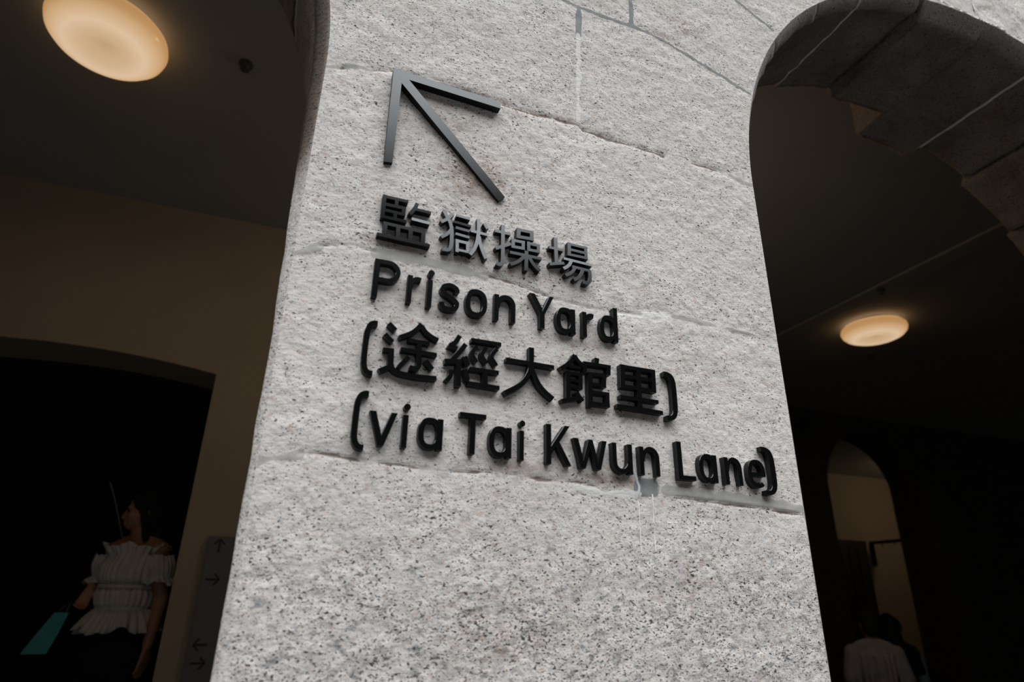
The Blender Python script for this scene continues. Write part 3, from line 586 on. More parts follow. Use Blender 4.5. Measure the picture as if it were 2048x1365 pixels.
def arch_strip(cx, joints, depths, lime_joints, sk):
    """jambs, chamfer and soffit of one arch; sgn=+1 runs from the left jamb over to the right jamb"""
    S = []   # phi (deg, 0 = left spring .. 180), z_jamb or None, depth, offset, lime
    for zj in np.linspace(0, ZS, 110)[:-1]: S.append((0, zj, depths[0], 0.0, 0.0))
    js = sorted(joints); bounds = [0] + js + [180]
    for k in range(len(bounds) - 1):
        a, b = bounds[k], bounds[k + 1]; off = [0, 0, .004, .006, -.022, -.010, .004, -.006, .004, 0][min(k, 9)] if cx > 0 else .0012 * math.sin(7.3 * k); d = depths[min(k, len(depths) - 1)]
        g0 = .35 if k else 0; g1 = (.9 if k == 3 else .35) if k < len(bounds) - 2 else 0
        for t in np.linspace(a + g0, b - g1, max(4, int((b - a) / 1.2))): S.append((t, None, d, off, 0.0))
        if k < len(bounds) - 2:
            lm = b in lime_joints; rec = -.001 if lm else .022
            d2 = min(d, depths[min(k + 1, len(depths) - 1)])
            for t in (b - (.8 if k == 3 else .25), b + .25): S.append((t, None, d2, rec + off, 1.0 if lm else 0.0))
    for zj in np.linspace(ZS, 0, 60)[1:]: S.append((180, zj, depths[-1], 0.0, 0.0))
    rows, limes, dark_tones, cracks = [], [], [], []
    for t, zj, d, off, lm in S:
        c, s = math.cos(math.radians(t)), math.sin(math.radians(t))
        if zj is None:
            o = (cx - AO * c, ZS + BO * s); i = (cx - AI * c, ZS + BI * s); ch = .03
            n = np.array((-c / AI, s / BI)); n /= np.hypot(*n)
        else:
            k = min(1, max(0, (zj - 1.9) / .42)); ch = .011 + .019 * k; gap = .009 + .011 * k
            o = (cx - AO * c, zj); i = (cx - (AO - gap) * c, zj); n = np.array((-c, 0))
        row = [(o[0], 0, o[1]), ((o[0] + i[0]) / 2 + n[0] * -.002, ch * .5, (o[1] + i[1]) / 2 - n[1] * .002)]
        for y in np.linspace(ch, d, 26):
            q = (.0009 if zj is not None else .0028) * float(fbm(np.array([t * .016 * 1.2 + (zj or 0)]), np.array([y]), 34, 12 + int(cx * 10) % 7, 3)[0])
            row.append((i[0] + n[0] * (off * (1 if y > ch + .004 else .4) + q), y, i[1] + n[1] * (off * (1 if y > ch + .004 else .4) + q)))
        row.append((i[0] + n[0] * .4, d, i[1] + n[1] * .4))
        if cx < 0 and (zj is None or zj > 2.18):
            for q_ in (3, 4): row[q_] = (row[q_][0] + n[0] * .012, row[q_][1] - (.006 if q_ == 4 else .004), row[q_][2] + n[1] * .012)
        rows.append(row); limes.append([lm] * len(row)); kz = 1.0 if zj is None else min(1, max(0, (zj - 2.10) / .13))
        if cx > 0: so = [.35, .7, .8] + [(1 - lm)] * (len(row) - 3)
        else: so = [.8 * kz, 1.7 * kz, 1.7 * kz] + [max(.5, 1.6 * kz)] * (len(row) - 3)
        dark_tones.append(so)
        gro = .8 if (zj is None and not lm and off > .015) else 0.0
        cr_ = [gro] * len(row)
        if cx < 0 and kz > .6: cr_[2] = cr_[3] = 1.0
        cracks.append(cr_)
    P = np.array(rows)
    add_grid(P[:, ::-1], {'coarse': .45, 'lime': np.array(limes)[:, ::-1], 'dark_tone': np.array(dark_tones)[:, ::-1], 'crack': np.array(cracks)[:, ::-1]})

def phi_of(xs, cx): return [math.degrees(math.acos(max(-1, min(1, (cx - x) / AI)))) for x in xs]

def build_wall():
    front_face()
    jr = phi_of([.94, 1.10, 1.268, 1.513, 1.77, 2.0, 2.21, 2.42, 2.56], CXR)
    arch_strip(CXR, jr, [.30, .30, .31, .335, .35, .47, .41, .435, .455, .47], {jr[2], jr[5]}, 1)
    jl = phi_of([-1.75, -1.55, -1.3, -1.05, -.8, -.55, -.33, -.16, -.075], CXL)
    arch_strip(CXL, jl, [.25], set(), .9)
    V = np.concatenate(VERTS); Fq = np.concatenate(FACES)
    me = bpy.data.meshes.new('wall_front')
    me.vertices.add(len(V)); me.vertices.foreach_set('co', V.reshape(-1).astype(np.float32))
    me.loops.add(len(Fq) * 4); me.loops.foreach_set('vertex_index', Fq.reshape(-1).astype(np.int32))
    me.polygons.add(len(Fq)); me.polygons.foreach_set('loop_start', np.arange(0, len(Fq) * 4, 4, dtype=np.int32))
    me.update(calc_edges=True); me.validate()
    for k, v in ATTR.items():
        a = me.attributes.new(k, 'FLOAT', 'POINT'); a.data.foreach_set('value', np.concatenate(v).astype(np.float32))
    me.polygons.foreach_set('use_smooth', np.ones(len(me.polygons), dtype=bool))
    w = structure(link('wall_front', me, 'granite'))
    # limewash drips and faint chalk writing on the lower block
    bm = bmesh.new()
    def ribbon(pts, w0, lift=.0007):
        for pg in stroke(pts, w0, smooth=False):
            yy = face_fields(np.array([q[0] for q in pg]), np.array([q[1] for q in pg]))[0]
            top = [bm.verts.new((q[0], y - lift, q[1])) for q, y in zip(pg, yy)]; bot = [bm.verts.new((q[0], y + .002, q[1])) for q, y in zip(pg, yy)]
            bm.faces.new(top); bm.faces.new(bot[::-1])
            for k in range(4): bm.faces.new((top[k], top[k - 1], bot[k - 1], bot[k]))
    ribbon([(.4905, 1.776), (.4945, 1.768), (.4965, 1.757), (.499, 1.751), (.4985, 1.745), (.4945, 1.740), (.4945, 1.733)], .0036)
    obj('paint_drip', bm, 'drip', w)
    bm = bmesh.new()
    rr = random.Random(3)
    for x0, z0, z1, dens in ((.4965, 1.732, 1.660, .85), (.519, 1.742, 1.672, .75), (.5225, 1.738, 1.71, .5)):
        zz = z0
        while zz > z1:
            ln = rr.uniform(.004, .010)
            if rr.random() < dens: ribbon([(x0 + rr.uniform(-.0006, .0006), zz), (x0 + rr.uniform(-.0006, .0006), zz - ln)], rr.uniform(.0010, .0018))
            zz -= ln
    for _ in range(14):
        a, b = .508 + rr.uniform(-.006, .009), 1.651 + rr.uniform(-.006, .006); ribbon([(a, b), (a + rr.uniform(-.003, .003), b - rr.uniform(.002, .005))], .001)
    obj('chalk_streak', bm, 'chalk', w)
    bm = bmesh.new()
    G = {'B': [[(0, 0), (0, 10), (4, 10), (5, 8), (4, 5.5), (0, 5.2)], [(4, 5.2), (6, 3), (4.5, 0), (0, 0)]], 'T': [[(-3, 10), (4, 10)], [(.5, 10), (.5, 0)]],
         '3': [[(0, 9), (3, 10), (5, 8), (3, 5.5), (1.5, 5.4)], [(3, 5.4), (5.4, 3), (3, .2), (0, 1)]], '-': [[(0, 5), (4, 5)]],
         '6': [[(5, 10), (1.5, 7), (0, 3), (2, 0), (5, 1.5), (5, 4), (2.5, 5), (.3, 3.4)]], 'A': [[(0, 0), (3.2, 10), (6, 0)], [(1, 3.5), (5, 3.5)]]}
    x = .541
    for ch in 'BT3-6A':
        for ln in G[ch]:
            pts = [(x + px * .0014, 1.6905 + (x - .54) * .06 + pz * .0014) for px, pz in ln]
            fine = []
            for a, b in zip(pts, pts[1:]):
                for k in range(4): fine.append((a[0] + (b[0] - a[0]) * k / 4, a[1] + (b[1] - a[1]) * k / 4))
            for a, b in zip(fine, fine[1:]):
                if rr.random() < .72: ribbon([a, b], rr.uniform(.0010, .0017))
        x += .0145
    obj('chalk_inscription', bm, 'chalk', w)

# ------------------------------------------------------------------ rooms behind the arches
CEIL = 3.6
def wall_with_arch(name, x0, x1, y0, y1, z0, z1, cx, hw, zsp, rise, mat, sill=None):
    bm = bmesh.new(); n = 40
    arc = [(cx - hw * math.cos(math.pi * i / n), zsp + rise * math.sin(math.pi * i / n)) for i in range(n + 1)]
    if rise < .2: arc = [(cx - hw + 2 * hw * i / n, zsp + rise * (1 - (2 * i / n - 1) ** 2)) for i in range(n + 1)]
    s = z0 if sill is None else sill
    def quad(a, b, c, d):
        for y in (y0, y1): bm.faces.new([bm.verts.new((p[0], y, p[1])) for p in (a, b, c, d)])
    quad((x0, z0), (cx - hw, z0), (cx - hw, zsp), (x0, zsp)); quad((cx + hw, z0), (x1, z0), (x1, zsp), (cx + hw, zsp))
    quad((x0, zsp), (cx - hw, zsp), (cx - hw, z1), (x0, z1)); quad((cx + hw, zsp), (x1, zsp), (x1, z1), (cx + hw, z1))
    if s > z0: quad((cx - hw, z0), (cx + hw, z0), (cx + hw, s), (cx - hw, s))
    for a, b in zip(arc, arc[1:]):
        quad(a, b, (b[0], z1), (a[0], z1))
        bm.faces.new([bm.verts.new(p) for p in ((a[0], y0, a[1]), (b[0], y0, b[1]), (b[0], y1, b[1]), (a[0], y1, a[1]))])
    for x in (cx - hw, cx + hw): bm.faces.new([bm.verts.new(p) for p in ((x, y0, s), (x, y1, s), (x, y1, zsp), (x, y0, zsp))])
    if s > z0: bm.faces.new([bm.verts.new(p) for p in ((cx - hw, y0, s), (cx + hw, y0, s), (cx + hw, y1, s), (cx - hw, y1, s))])
    for x in (x0, x1): bm.faces.new([bm.verts.new(p) for p in ((x, y0, z0), (x, y1, z0), (x, y1, z1), (x, y0, z1))])
    bmesh.ops.remove_doubles(bm, verts=bm.verts[:], dist=1e-5)
    return structure(obj(name, bm, mat))

def build_rooms():
    structure(boxobj('ceiling', (-7, 9.9, .02, 7.3, CEIL, CEIL + .25), 'ceiling'))
    structure(boxobj('floor', (-7, 9.9, -.02, 7.3, -.2, 0), 'floor'))
    structure(boxobj('courtyard_floor', (-12, 14, -9, -.02, -.2, 0), 'court'))
    wall_with_arch('wall_back', -7, 2.6, 2.68, 3.0, 0, CEIL, -1.055, .72, 2.668, .062, 'plaster', .505)
    structure(boxobj('floor_back_room', (-7, 2.6, 3.0, 6.6, 0, .505), 'floor'))
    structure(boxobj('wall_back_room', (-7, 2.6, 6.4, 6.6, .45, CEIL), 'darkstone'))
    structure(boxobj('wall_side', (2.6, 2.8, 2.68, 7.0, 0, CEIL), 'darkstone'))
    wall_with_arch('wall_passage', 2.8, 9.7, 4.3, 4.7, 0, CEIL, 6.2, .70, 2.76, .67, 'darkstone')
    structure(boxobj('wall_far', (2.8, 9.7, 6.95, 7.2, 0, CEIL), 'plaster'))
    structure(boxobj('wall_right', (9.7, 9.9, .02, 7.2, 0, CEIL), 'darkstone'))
    structure(boxobj('wall_left', (-7.2, -7, .02, 7.2, 0, CEIL), 'darkstone'))
    structure(boxobj('trim_1', (3.60, 3.745, .5, 4.3, CEIL - .014, CEIL), 'ceiling', bevel=.006))
    # timber door in the far wall
    d = structure(boxobj('door_1', (7.86, 8.87, 6.89, 6.96, .0, 2.565), 'wood'))
    for k in range(5): boxobj('door_plank', (7.93 + .178 * k, 8.09 + .178 * k, 6.873, 6.895, .12, 2.46), 'wood', d, .008)
    bm = bmesh.new(); tube(bm, [(8.0, 6.87, 1.05), (8.0, 6.83, 1.07), (8.0, 6.83, 1.2), (8.0, 6.87, 1.22)], .012); obj('door_handle', bm, 'iron', d)
    # iron bracket on the far wall
    t = thing('wall_bracket', 'black iron bracket with projecting arm on the far brown wall beside the dark door', 'bracket', (9.035, 6.95, 2.4))
    boxobj('wall_plate', (-.035, .035, -.035, 0, -.19, .17), 'iron', t, .006)
    boxobj('arm', (-.03, .03, -.62, -.03, .125, .17), 'iron', t, .006)
    for y in (-.2, -.42):
        bm = bmesh.new(); tube(bm, [(0, y, .13), (0, y, .095), (.02, y, .085)], .008); obj('hook', bm, 'iron', t)
    for loc, lab in (((-.335, 1.43, CEIL), 'small dark sprinkler head on the ceiling right of the large glowing lamp'), ((4.63, 2.82, CEIL), 'small dark sprinkler head on the ceiling below the smaller glowing lamp'),
                     ((3.66, 1.89, CEIL - .014), 'tiny dark sprinkler head on the ceiling beam above the smaller lamp')):
        bm = bmesh.new(); lathe(bm, [(0, 0), (.028, 0), (.028, -.008), (.012, -.012), (.009, -.026), (.018, -.030), (.018, -.033), (0, -.035)], 20)
        tag(obj('sprinkler_head', bm, 'sprinkler'), lab, 'sprinkler', 'ceiling sprinkler heads').location = loc

def lamp(loc, label, watts=None, dz=None, s=1.0):
    t = thing('ceiling_lamp', label, 'lamp', loc, 0, 'round opal ceiling lamps'); t.scale = (s, s, 1)
    bm = bmesh.new(); lathe(bm, [(0, 0), (.15, 0), (.15, -.022), (.12, -.022), (0, -.022)], 48)
    obj('ceiling_rose', bm, 'collar', t, True)
    bm = bmesh.new()
    lathe(bm, [(0, -.02), (.17, -.02), (.205, -.028), (.222, -.045), (.226, -.062), (.219, -.084), (.198, -.106), (.165, -.121), (.12, -.127), (.08, -.121), (.045, -.110), (.018, -.105), (0, -.104)], 64)
    obj('glass_shade', bm, 'lamp', t, True)
    l = bpy.data.lights.new('bulb', 'POINT' if dz else 'AREA'); l.energy = watts or LAMP_WATTS; l.color = (1.0, .76, .52)
    if dz: l.shadow_soft_size = .08
    else: l.shape = 'DISK'; l.size = .3
    o = bpy.data.objects.new('bulb', l); COL.objects.link(o); o.parent = t; o.location = (0, 0, dz or -.14)

def directory():
    t = thing('directory_sign', 'grey direction panel with small arrows on the brown wall left of the pillar', 'sign', (-.22, 2.68, 1.2))
    boxobj('panel', (0, .46, -.022, 0, -.25, .66), 'panel', t, .003)
    bm = bmesh.new(); arrows = [(.053, .620, 90), (.050, .470, 0), (.050, .195, 180), (.052, .120, 0)]
    for ax, az, ang in arrows:
        c, s = math.cos(math.radians(ang)), math.sin(math.radians(ang)); R = lambda p: (ax + p[0] * c - p[1] * s, az + p[0] * s + p[1] * c)
        polys = []
        for ln in (((-.03, 0), (.03, 0)), ((.006, .024), (.03, 0)), ((.006, -.024), (.03, 0))): polys += stroke([R(ln[0]), R(ln[1])], .0065, smooth=False)
        b = solid(polys, .0245, -.0215, 0); obj('arrow_mark', b, 'ink', t)
    rows = [.622, .602, .560, .538, .412, .392, .345, .325, .272, .250, .205, .184]
    for k, z in enumerate(rows):
        x = .118; rr = random.Random(k); b = bmesh.new()
        while x < .40:
            w_ = rr.uniform(.02, .05); box(b, x, x + w_, -.0245, -.0215, z - .006, z + .006); x += w_ + .012
        obj('text_line', b, 'ink', t)
    for z in (.470, .120):
        b = bmesh.new(); lathe(b, [(0, -.0245), (.026, -.0245), (.026, -.0215), (0, -.0215)], 24)
        for v in b.verts: v.co = Vector((v.co.x + .145, v.co.z, v.co.y + z))
        obj('round_symbol', b, 'ink', t)

# ------------------------------------------------------------------ people
def cap(bm, p0, p1, r0, r1, n=14, flat=1.0):
    p0, p1 = Vector(p0), Vector(p1); d = (p1 - p0); L_ = d.length; d.normalize()
    a = Vector((1, 0, 0)) - d * d.x
    if a.length < .1: a = Vector((0, 1, 0)) - d * d.y
    a.normalize(); b = d.cross(a)
    prof = [(-math.cos(t) * r0, math.sin(t) * r0) for t in (0, .5, 1.0, 1.57)] + [(L_ + math.sin(t) * r1, math.cos(t) * r1) for t in (0, .57, 1.07, 1.57)]
    rings = []
    for h, r in prof:
        c = p0 + d * h
        rings.append([bm.verts.new(c)] if r < 1e-5 else [bm.verts.new(c + a * r * math.cos(2 * math.pi * k / n) + b * r * flat * math.sin(2 * math.pi * k / n)) for k in range(n)])
    for A, B in zip(rings, rings[1:]):
        for k in range(n):
            j = (k + 1) % n
            if len(A) == 1: bm.faces.new((A[0], B[k], B[j]))
            elif len(B) == 1: bm.faces.new((A[k], B[0], A[j]))
            else: bm.faces.new((A[k], B[k], B[j], A[j]))

def ell(bm, c, r, rot=None):
    R = (rot or Matrix.Identity(3)).to_4x4() if not isinstance(rot, Matrix) or len(rot) == 3 else rot
    m = Matrix.Translation(c) @ R @ Matrix.Diagonal((r[0], r[1], r[2], 1))
    bmesh.ops.create_uvsphere(bm, u_segments=20, v_segments=14, radius=1, matrix=m)

def remeshed(name, bm, mat, parent, voxel=.006, smooth=5, loc=None):
    me = bpy.data.meshes.new(name + '_src'); bmesh.ops.recalc_face_normals(bm, faces=bm.faces); bm.to_mesh(me); bm.free()
    o = bpy.data.objects.new(name, me); COL.objects.link(o)
    r = o.modifiers.new('r', 'REMESH'); r.mode = 'VOXEL'; r.voxel_size = voxel
    s = o.modifiers.new('s', 'SMOOTH'); s.factor = .5; s.iterations = smooth
    dg = bpy.context.evaluated_depsgraph_get(); dg.update()
    m2 = bpy.data.meshes.new_from_object(o.evaluated_get(dg)); m2.name = name
    o.modifiers.clear(); o.data = m2; bpy.data.meshes.remove(me)
    m2.materials.clear(); m2.materials.append(M[mat]); m2.polygons.foreach_set('use_smooth', [True] * len(m2.polygons))
    o.parent = parent
    return o

def hand(bm, wrist, dirv, palm_n, thumb_side, curl=.5, s=1.0):
    d = Vector(dirv).normalized(); n = Vector(palm_n); n = (n - d * n.dot(d)).normalized(); side = d.cross(n) * thumb_side
    w = Vector(wrist)
    for k in (-1.2, -.4, .4, 1.2): cap(bm, w + d * .012 * s + side * k * .010 * s, w + d * .085 * s + side * k * .0185 * s, .014 * s, .0125 * s, 10)
    for k, ln in ((1.45, .068), (.5, .078), (-.5, .072), (-1.4, .056)):
        p = w + d * .088 * s + side * k * .0195 * s; dd = d
        for j, f in enumerate((.45, .32, .25)):
            a = curl * (.35 + .45 * j); dd = (d * math.cos(a) + n * math.sin(a)).normalized()
            q = p + dd * ln * f * s; cap(bm, p, q, (.0088 - .0008 * j) * s, (.0082 - .0008 * j) * s, 8); p = q
    p = w + d * .03 * s + side * .028 * s
    q = p + (d * .6 + side * .75 + n * .25).normalized() * .036 * s; cap(bm, p, q, .0125 * s, .0105 * s, 10)
    q2 = q + (d * .9 + side * .25 + n * .4).normalized() * .030 * s; cap(bm, q, q2, .0102 * s, .0085 * s, 10)

def body_mesh(bm, H, arms, head_yaw=0.0, head_pitch=0.0, female=False):
    k = H / 1.70; S = lambda *v: Vector(v) * k
    sh = .140 if female else .195; fx = .82 if female else 1.0
    ell(bm, S(0, 0, .93), (.165 * k * fx, .112 * k, .13 * k)); ell(bm, S(0, 0, 1.10), (.135 * k * fx, .092 * k, .16 * k)); ell(bm, S(0, .005, 1.29), (.18 * k * fx * .86 if female else .18 * k, .10 * k, .16 * k))
    cap(bm, S(-sh, .01, 1.385), S(sh, .01, 1.385), .058 * k, .058 * k); cap(bm, S(0, .02, 1.36), S(0, .005, 1.50), .066 * k, .053 * k)
    cap(bm, S(-.13, .015, 1.40), S(0, .015, 1.46), .045 * k, .045 * k); cap(bm, S(.13, .015, 1.40), S(0, .015, 1.46), .045 * k, .045 * k)
    for sx in (-1, 1):
        cap(bm, S(sx * .088, 0, .90), S(sx * .095, -.01, .49), .088 * k, .056 * k); cap(bm, S(sx * .095, -.01, .49), S(sx * .095, .02, .09), .055 * k, .037 * k)
        cap(bm, S(sx * .095, .03, .04), S(sx * .11, -.15, .028), .038 * k, .030 * k); ell(bm, S(sx * .095, .045, .035), (.032 * k, .035 * k, .035 * k))
    if female:
        for sx in (-1, 1): ell(bm, S(sx * .058, -.072, 1.265), (.052 * k, .046 * k, .052 * k))
    for sx, el, wr, dv, pn, cu in arms:
        s0 = S(sx * sh, .01, 1.385); e = S(*el); w = S(*wr)
        cap(bm, s0, e, .050 * k, .038 * k); cap(bm, e, w, .038 * k, .026 * k)
        hand(bm, w, dv, pn, sx, cu, k * .97)
    Rm = Matrix.Rotation(head_yaw, 3, 'Z') @ Matrix.Rotation(head_pitch, 3, 'X'); piv = S(0, .0, 1.50)
    P = lambda x, y, z: piv + Rm @ (Vector((x, y, z)) * k)
    ell(bm, P(0, .012, .125), (.073 * k, .094 * k, .092 * k), Rm); ell(bm, P(0, -.028, .07), (.060 * k, .066 * k, .082 * k), Rm)
    ell(bm, P(0, -.052, .022), (.036 * k, .036 * k, .026 * k), Rm); cap(bm, P(0, -.086, .105), P(0, -.101, .067), .009 * k, .0125 * k)
    ell(bm, P(0, -.094, .063), (.017 * k, .013 * k, .010 * k), Rm)
    ell(bm, P(0, -.089, .040), (.022 * k, .010 * k, .006 * k), Rm); ell(bm, P(0, -.086, .029), (.019 * k, .011 * k, .007 * k), Rm)
    cap(bm, P(-.045, -.068, .118), P(.045, -.068, .118), .016 * k, .016 * k)
    for sx in (-1, 1): ell(bm, P(sx * .073, .015, .09), (.010 * k, .019 * k, .031 * k), Rm); ell(bm, P(sx * .038, -.060, .068), (.024 * k, .022 * k, .022 * k), Rm)
    return P, S, k, Rm

def eyes(P, k, Rm, parent):
    for sx in (-1, 1):
        bm = bmesh.new(); ell(bm, P(sx * .031, -.0775, .098), (.0125 * k, .008 * k, .0065 * k), Rm); obj('eye', bm, 'eye', parent, True)
        bm = bmesh.new(); cap(bm, P(sx * .016, -.087, .118), P(sx * .048, -.077, .121), .0035 * k, .002 * k); obj('eyebrow', bm, 'hair', parent, True)

def pleated(bm, rings, n=150, pleats=26, seed=0):
    """soft gathered cloth: rings of (centre, rx, ry, pleat amplitude, vertical wave)"""
    rr = random.Random(seed); ph = [rr.uniform(0, 6.28) for _ in range(5)]; vs = []
    for c, rx, ry, am, wv in rings:
        ring = []
        for i in range(n):
            t = 2 * math.pi * i / n
            w = math.sin(pleats * t + ph[0] + 1.5 * math.sin(3 * t + ph[1])) * .65 + .35 * math.sin(pleats * .47 * t + ph[2])
            r = 1 + am * w
            ring.append(bm.verts.new((c[0] + rx * r * math.cos(t), c[1] + ry * r * math.sin(t), c[2] + wv * math.sin(5 * t + ph[3]) + wv * .6 * math.sin(11 * t + ph[4]))))
        vs.append(ring)
    for a, b in zip(vs, vs[1:]):
        for i in range(n): bm.faces.new((a[i], a[(i + 1) % n], b[(i + 1) % n], b[i]))

def thicken(o, t=.003):
    s = o.modifiers.new('thickness', 'SOLIDIFY'); s.thickness = t; s.offset = 1
    return o

def woman():
    H = 1.60
    t = thing('person', 'person in white ruffled off-shoulder blouse standing in the dark doorway at left', 'person', (-.598, 3.24, .51), math.radians(-32))
    bm = bmesh.new()
    arms = [(-1, (-.195, .055, 1.185), (-.172, -.07, 1.19), (.08, -.45, -.85), (.5, -.6, .3), 1.0), (1, (.20, .03, 1.14), (.225, -.03, .91), (.05, -.15, -1), (-1, 0, 0), .5)]
    P, S, k, Rm = body_mesh(bm, H, arms, math.radians(-52), math.radians(3), True)
    remeshed('body', bm, 'skin', t, .0055, 4)
    eyes(P, k, Rm, t)
    bm = bmesh.new()
    ell(bm, P(0, .026, .135), (.084 * k, .098 * k, .094 * k), Rm); ell(bm, P(0, .062, .06), (.082 * k, .066 * k, .12 * k), Rm)
    for sx in (-1, 1): cap(bm, P(sx * .074, -.012, .155), P(sx * .078, .03, -.05), .022 * k, .02 * k); cap(bm, P(sx * .02, -.055, .192), P(sx * .072, -.04, .13), .022 * k, .016 * k)
    cap(bm, P(0, .075, .04), P(.02, .10, -.17), .07 * k, .035 * k)
    remeshed('hair', bm, 'hair', t, .007, 5)
    # blouse: ruffled neckline, gathered bodice, band, flared peplum
    bm = bmesh.new(); z = lambda v: v * k
    R_ = [((0, 0, z(1.41)), .172, .128, .10, .010), ((0, 0, z(1.375)), .150, .112, .07, .006), ((0, 0, z(1.355)), .143, .108, .02, 0), ((0, -.012, z(1.30)), .150, .128, .05, 0), ((0, -.014, z(1.245)), .150, .130, .05, 0), ((0, -.008, z(1.20)), .136, .116, .02, 0)]
    pleated(bm, R_, 170, 30, 1); thicken(obj('bodice', bm, 'blouse', t, True))
    bm = bmesh.new(); pleated(bm, [((0, -.008, z(1.205)), .139, .119, .01, 0), ((0, -.008, z(1.185)), .141, .121, .01, 0)], 90, 20, 2); thicken(obj('under_bust_band', bm, 'blouse', t, True))
    bm = bmesh.new(); pleated(bm, [((0, -.005, z(1.19)), .138, .118, .03, 0), ((0, 0, z(1.15)), .148, .124, .06, 0), ((0, 0, z(1.11)), .142, .118, .05, 0), ((0, 0, z(1.085)), .132, .110, .02, 0)], 170, 30, 3); thicken(obj('waist_panel', bm, 'blouse', t, True))
    bm = bmesh.new(); pleated(bm, [((0, 0, z(1.095)), .135, .113, .02, 0), ((0, 0, z(1.073)), .137, .115, .02, 0)], 90, 20, 4); thicken(obj('waist_band', bm, 'blouse', t, True))
    bm = bmesh.new(); pleated(bm, [((0, 0, z(1.08)), .138, .116, .03, 0), ((0, 0, z(1.045)), .165, .14, .07, .003), ((0, 0, z(1.005)), .186, .16, .10, .008), ((0, 0, z(.975)), .200, .175, .12, .014)], 190, 28, 5); thicken(obj('peplum', bm, 'blouse', t, True))
    for sx in (-1, 1):
        bm = bmesh.new(); c0 = Vector((sx * .165 * k, 0, 1.36 * k)); c1 = Vector((sx * .185 * k, .02 * k, 1.215 * k)); ax = (c1 - c0)
        pleated(bm, [(c0, .055, .07, .06, .004), (c0 + ax * .35, .066, .078, .06, 0), (c0 + ax * .68, .058, .068, .03, 0), (c0 + ax * .76, .052, .060, .01, 0), (c0 + ax * 1.0, .088, .092, .12, .008)], 110, 17, 6 + sx)
        thicken(obj('sleeve', bm, 'blouse', t, True))
    bm = bmesh.new()
    cap(bm, S(0, 0, 1.0), S(0, 0, .84), .128 * k, .148 * k)
    for sx in (-1, 1): cap(bm, S(sx * .088, 0, .90), S(sx * .097, -.005, .49), .104 * k, .078 * k); cap(bm, S(sx * .097, -.005, .49), S(sx * .097, .015, .13), .077 * k, .062 * k)
    remeshed('trousers', bm, 'black_cloth', t, .009, 5)
    # shopping bag hanging from her hand
    hand_w = Matrix.Translation(t.location) @ Matrix.Rotation(t.rotation_euler.z, 4, 'Z')
    hp = hand_w @ (Vector((-.178, -.165, 1.120)) * k)
    b = thing('shopping_bag', 'turquoise paper shopping bag hanging from the hand of the person in white', 'bag', hp, math.radians(8))
    bm = bmesh.new()
    def ring_(zz, hw, hd, xo): return [bm.verts.new((xo + sx * hw, sy * hd, zz)) for sx, sy in ((-1, -1), (1, -1), (1, 1), (-1, 1))]
    rs = [ring_(-.235, .050, .032, -.100), ring_(-.15, .042, .034, -.066), ring_(-.055, .028, .026, -.030)]
    for A, B in zip(rs, rs[1:]):
        for i in range(4): bm.faces.new((A[i], A[(i + 1) % 4], B[(i + 1) % 4], B[i]))
    bm.faces.new(rs[0]); thicken(obj('bag_body', bm, 'bag', b), .002)
    for sy in (-1, 1):
        bm = bmesh.new(); tube(bm, [(-.048, sy * .024, -.06), (-.03, sy * .014, -.03), (0, sy * .004, .0), (-.010, sy * .014, -.03), (-.014, sy * .024, -.06)], .0022, 6); obj('handle', bm, 'cord', b, True)
    bm = bmesh.new(); tube(bm, [(-.743, 2.95, 2.12), (-.72, 2.95, 2.075), (-.692, 2.95, 2.013), (-.627, 2.95, 1.853)], .0035, 6)
    tag(obj('pole', bm, 'cord', None, True), 'thin slanting grey rod in front of the face of the person in white', 'rod')

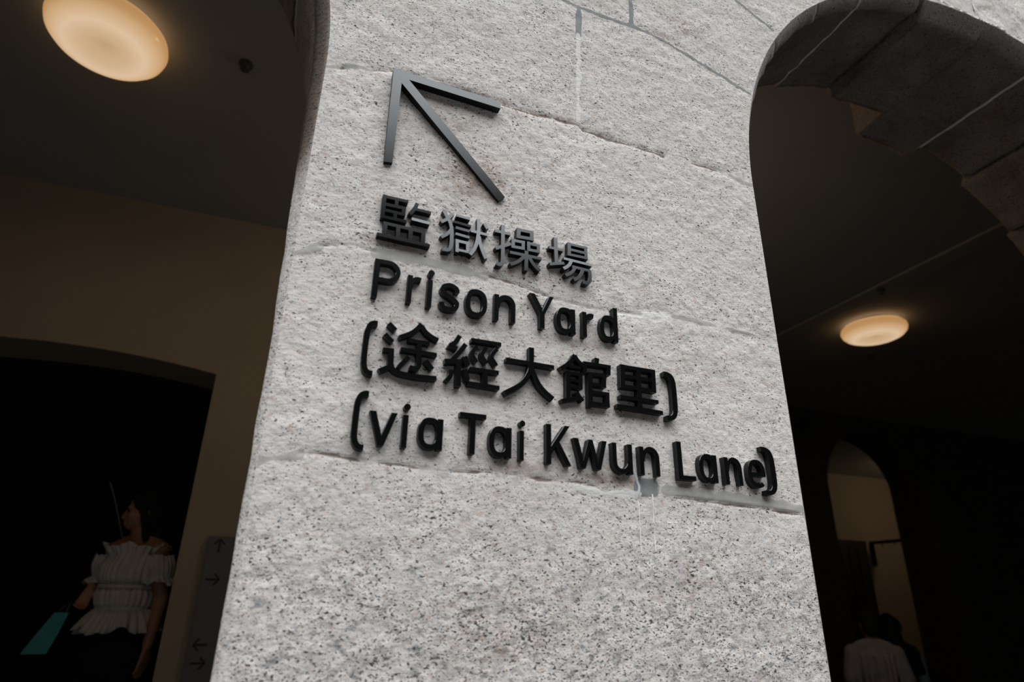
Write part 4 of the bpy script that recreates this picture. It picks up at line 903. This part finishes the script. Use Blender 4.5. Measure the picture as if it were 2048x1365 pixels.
def man(name_lab, loc, rotz, H, shirt_mat, shirt_name, extra=None, wide_hair=False):
    t = thing('person', name_lab, 'person', loc, rotz)
    bm = bmesh.new()
    arms = [(-1, (-.235, .03, 1.12), (-.23, -.13, .95), (.25, -.9, -.1), (.6, 0, -.6), .7), (1, (.235, .03, 1.12), (.23, -.13, .95), (-.25, -.9, -.1), (-.6, 0, -.6), .7)]
    P, S, k, Rm = body_mesh(bm, H, arms, 0, math.radians(12))
    remeshed('body', bm, 'skin', t, .0065, 4); eyes(P, k, Rm, t)
    bm = bmesh.new(); ell(bm, P(0, .025, .135), (.083 * k, .100 * k, .095 * k), Rm); ell(bm, P(0, .055, .07), (.076 * k, .070 * k, .085 * k), Rm)
    if wide_hair:
        ell(bm, P(0, .03, .10), (.130 * k, .122 * k, .108 * k), Rm); cap(bm, P(0, .05, .05), P(0, .09, -.16), .095 * k, .10 * k)
    remeshed('hair', bm, 'hair', t, .007, 4)
    bm = bmesh.new()
    ell(bm, S(0, .0, 1.28), (.195 * k, .130 * k, .19 * k)); cap(bm, S(0, 0, 1.22), S(0, 0, .90), .148 * k, .155 * k, 20, .8)
    cap(bm, S(-.19, .012, 1.375), S(.19, .012, 1.375), .068 * k, .068 * k); cap(bm, S(-.13, .02, 1.41), S(0, .02, 1.45), .055 * k, .060 * k); cap(bm, S(.13, .02, 1.41), S(0, .02, 1.45), .055 * k, .060 * k)
    for sx in (-1, 1):
        cap(bm, S(sx * .19, .012, 1.37), S(sx * .228, .026, 1.19), .068 * k, .072 * k)
        for j in range(4): cap(bm, S(sx * (.04 + .045 * j), .128 - .016 * j, 1.36), S(sx * (.03 + .042 * j), .135 - .014 * j, .92), .010 * k, .016 * k)
    remeshed(shirt_name, bm, shirt_mat, t, .007, 6)
    bm = bmesh.new(); cap(bm, S(0, 0, .99), S(0, 0, .88), .15 * k, .16 * k)
    for sx in (-1, 1): cap(bm, S(sx * .088, 0, .90), S(sx * .097, -.005, .49), .104 * k, .078 * k); cap(bm, S(sx * .097, -.005, .49), S(sx * .097, .015, .12), .077 * k, .064 * k)
    remeshed('trousers', bm, 'denim', t, .01, 4)
    for sx in (-1, 1):
        bm = bmesh.new(); cap(bm, S(sx * .095, .04, .045), S(sx * .112, -.16, .035), .046 * k, .038 * k); remeshed('shoe', bm, 'shoe', t, .008, 3)
    t.scale = (.9, .93, 1)
    if extra: extra(t, S, k)
    return t

def crowd():
    man('person with short black hair in a pale grey t-shirt seen from behind at lower right', (4.585, 3.30, 0), math.radians(180 - 35), 1.575, 'tee', 'tshirt')
    def scarf(t, S, k):
        bm = bmesh.new()
        cap(bm, S(-.245, .05, 1.30), S(-.235, .085, 1.02), .045 * k, .06 * k, 14, .5); cap(bm, S(-.235, .085, 1.02), S(-.215, .10, .86), .05 * k, .06 * k, 14, .5)
        o = remeshed('shoulder_shawl', bm, 'blue', t, .007, 4); o['label'] = 'pale blue shawl'
    man('person with bushy black hair and dark clothes behind the pale grey t-shirt', (5.53, 3.93, 0), math.radians(180 - 30), 1.53, 'black_cloth', 'top', scarf, True)

build_wall()
build_rooms()
build_sign()
lamp((-.810, 1.415, CEIL), 'large glowing round ceiling lamp above the left archway', None, None, .9)
lamp((4.10, 2.34, CEIL), 'smaller glowing round ceiling lamp seen through the right arch')
lamp((1.2, 1.7, CEIL), 'added glowing round ceiling lamp, unseen behind the stone pillar', 11.0, -.16)  # added out of view to account for light on the walls beside the pillar
lamp((9.2, 5.5, CEIL), 'added glowing round ceiling lamp, unseen in the far room beyond the passage arch', 6.5, -.3)  # unseen lamp added to light the far wall
directory()
woman()
crowd()
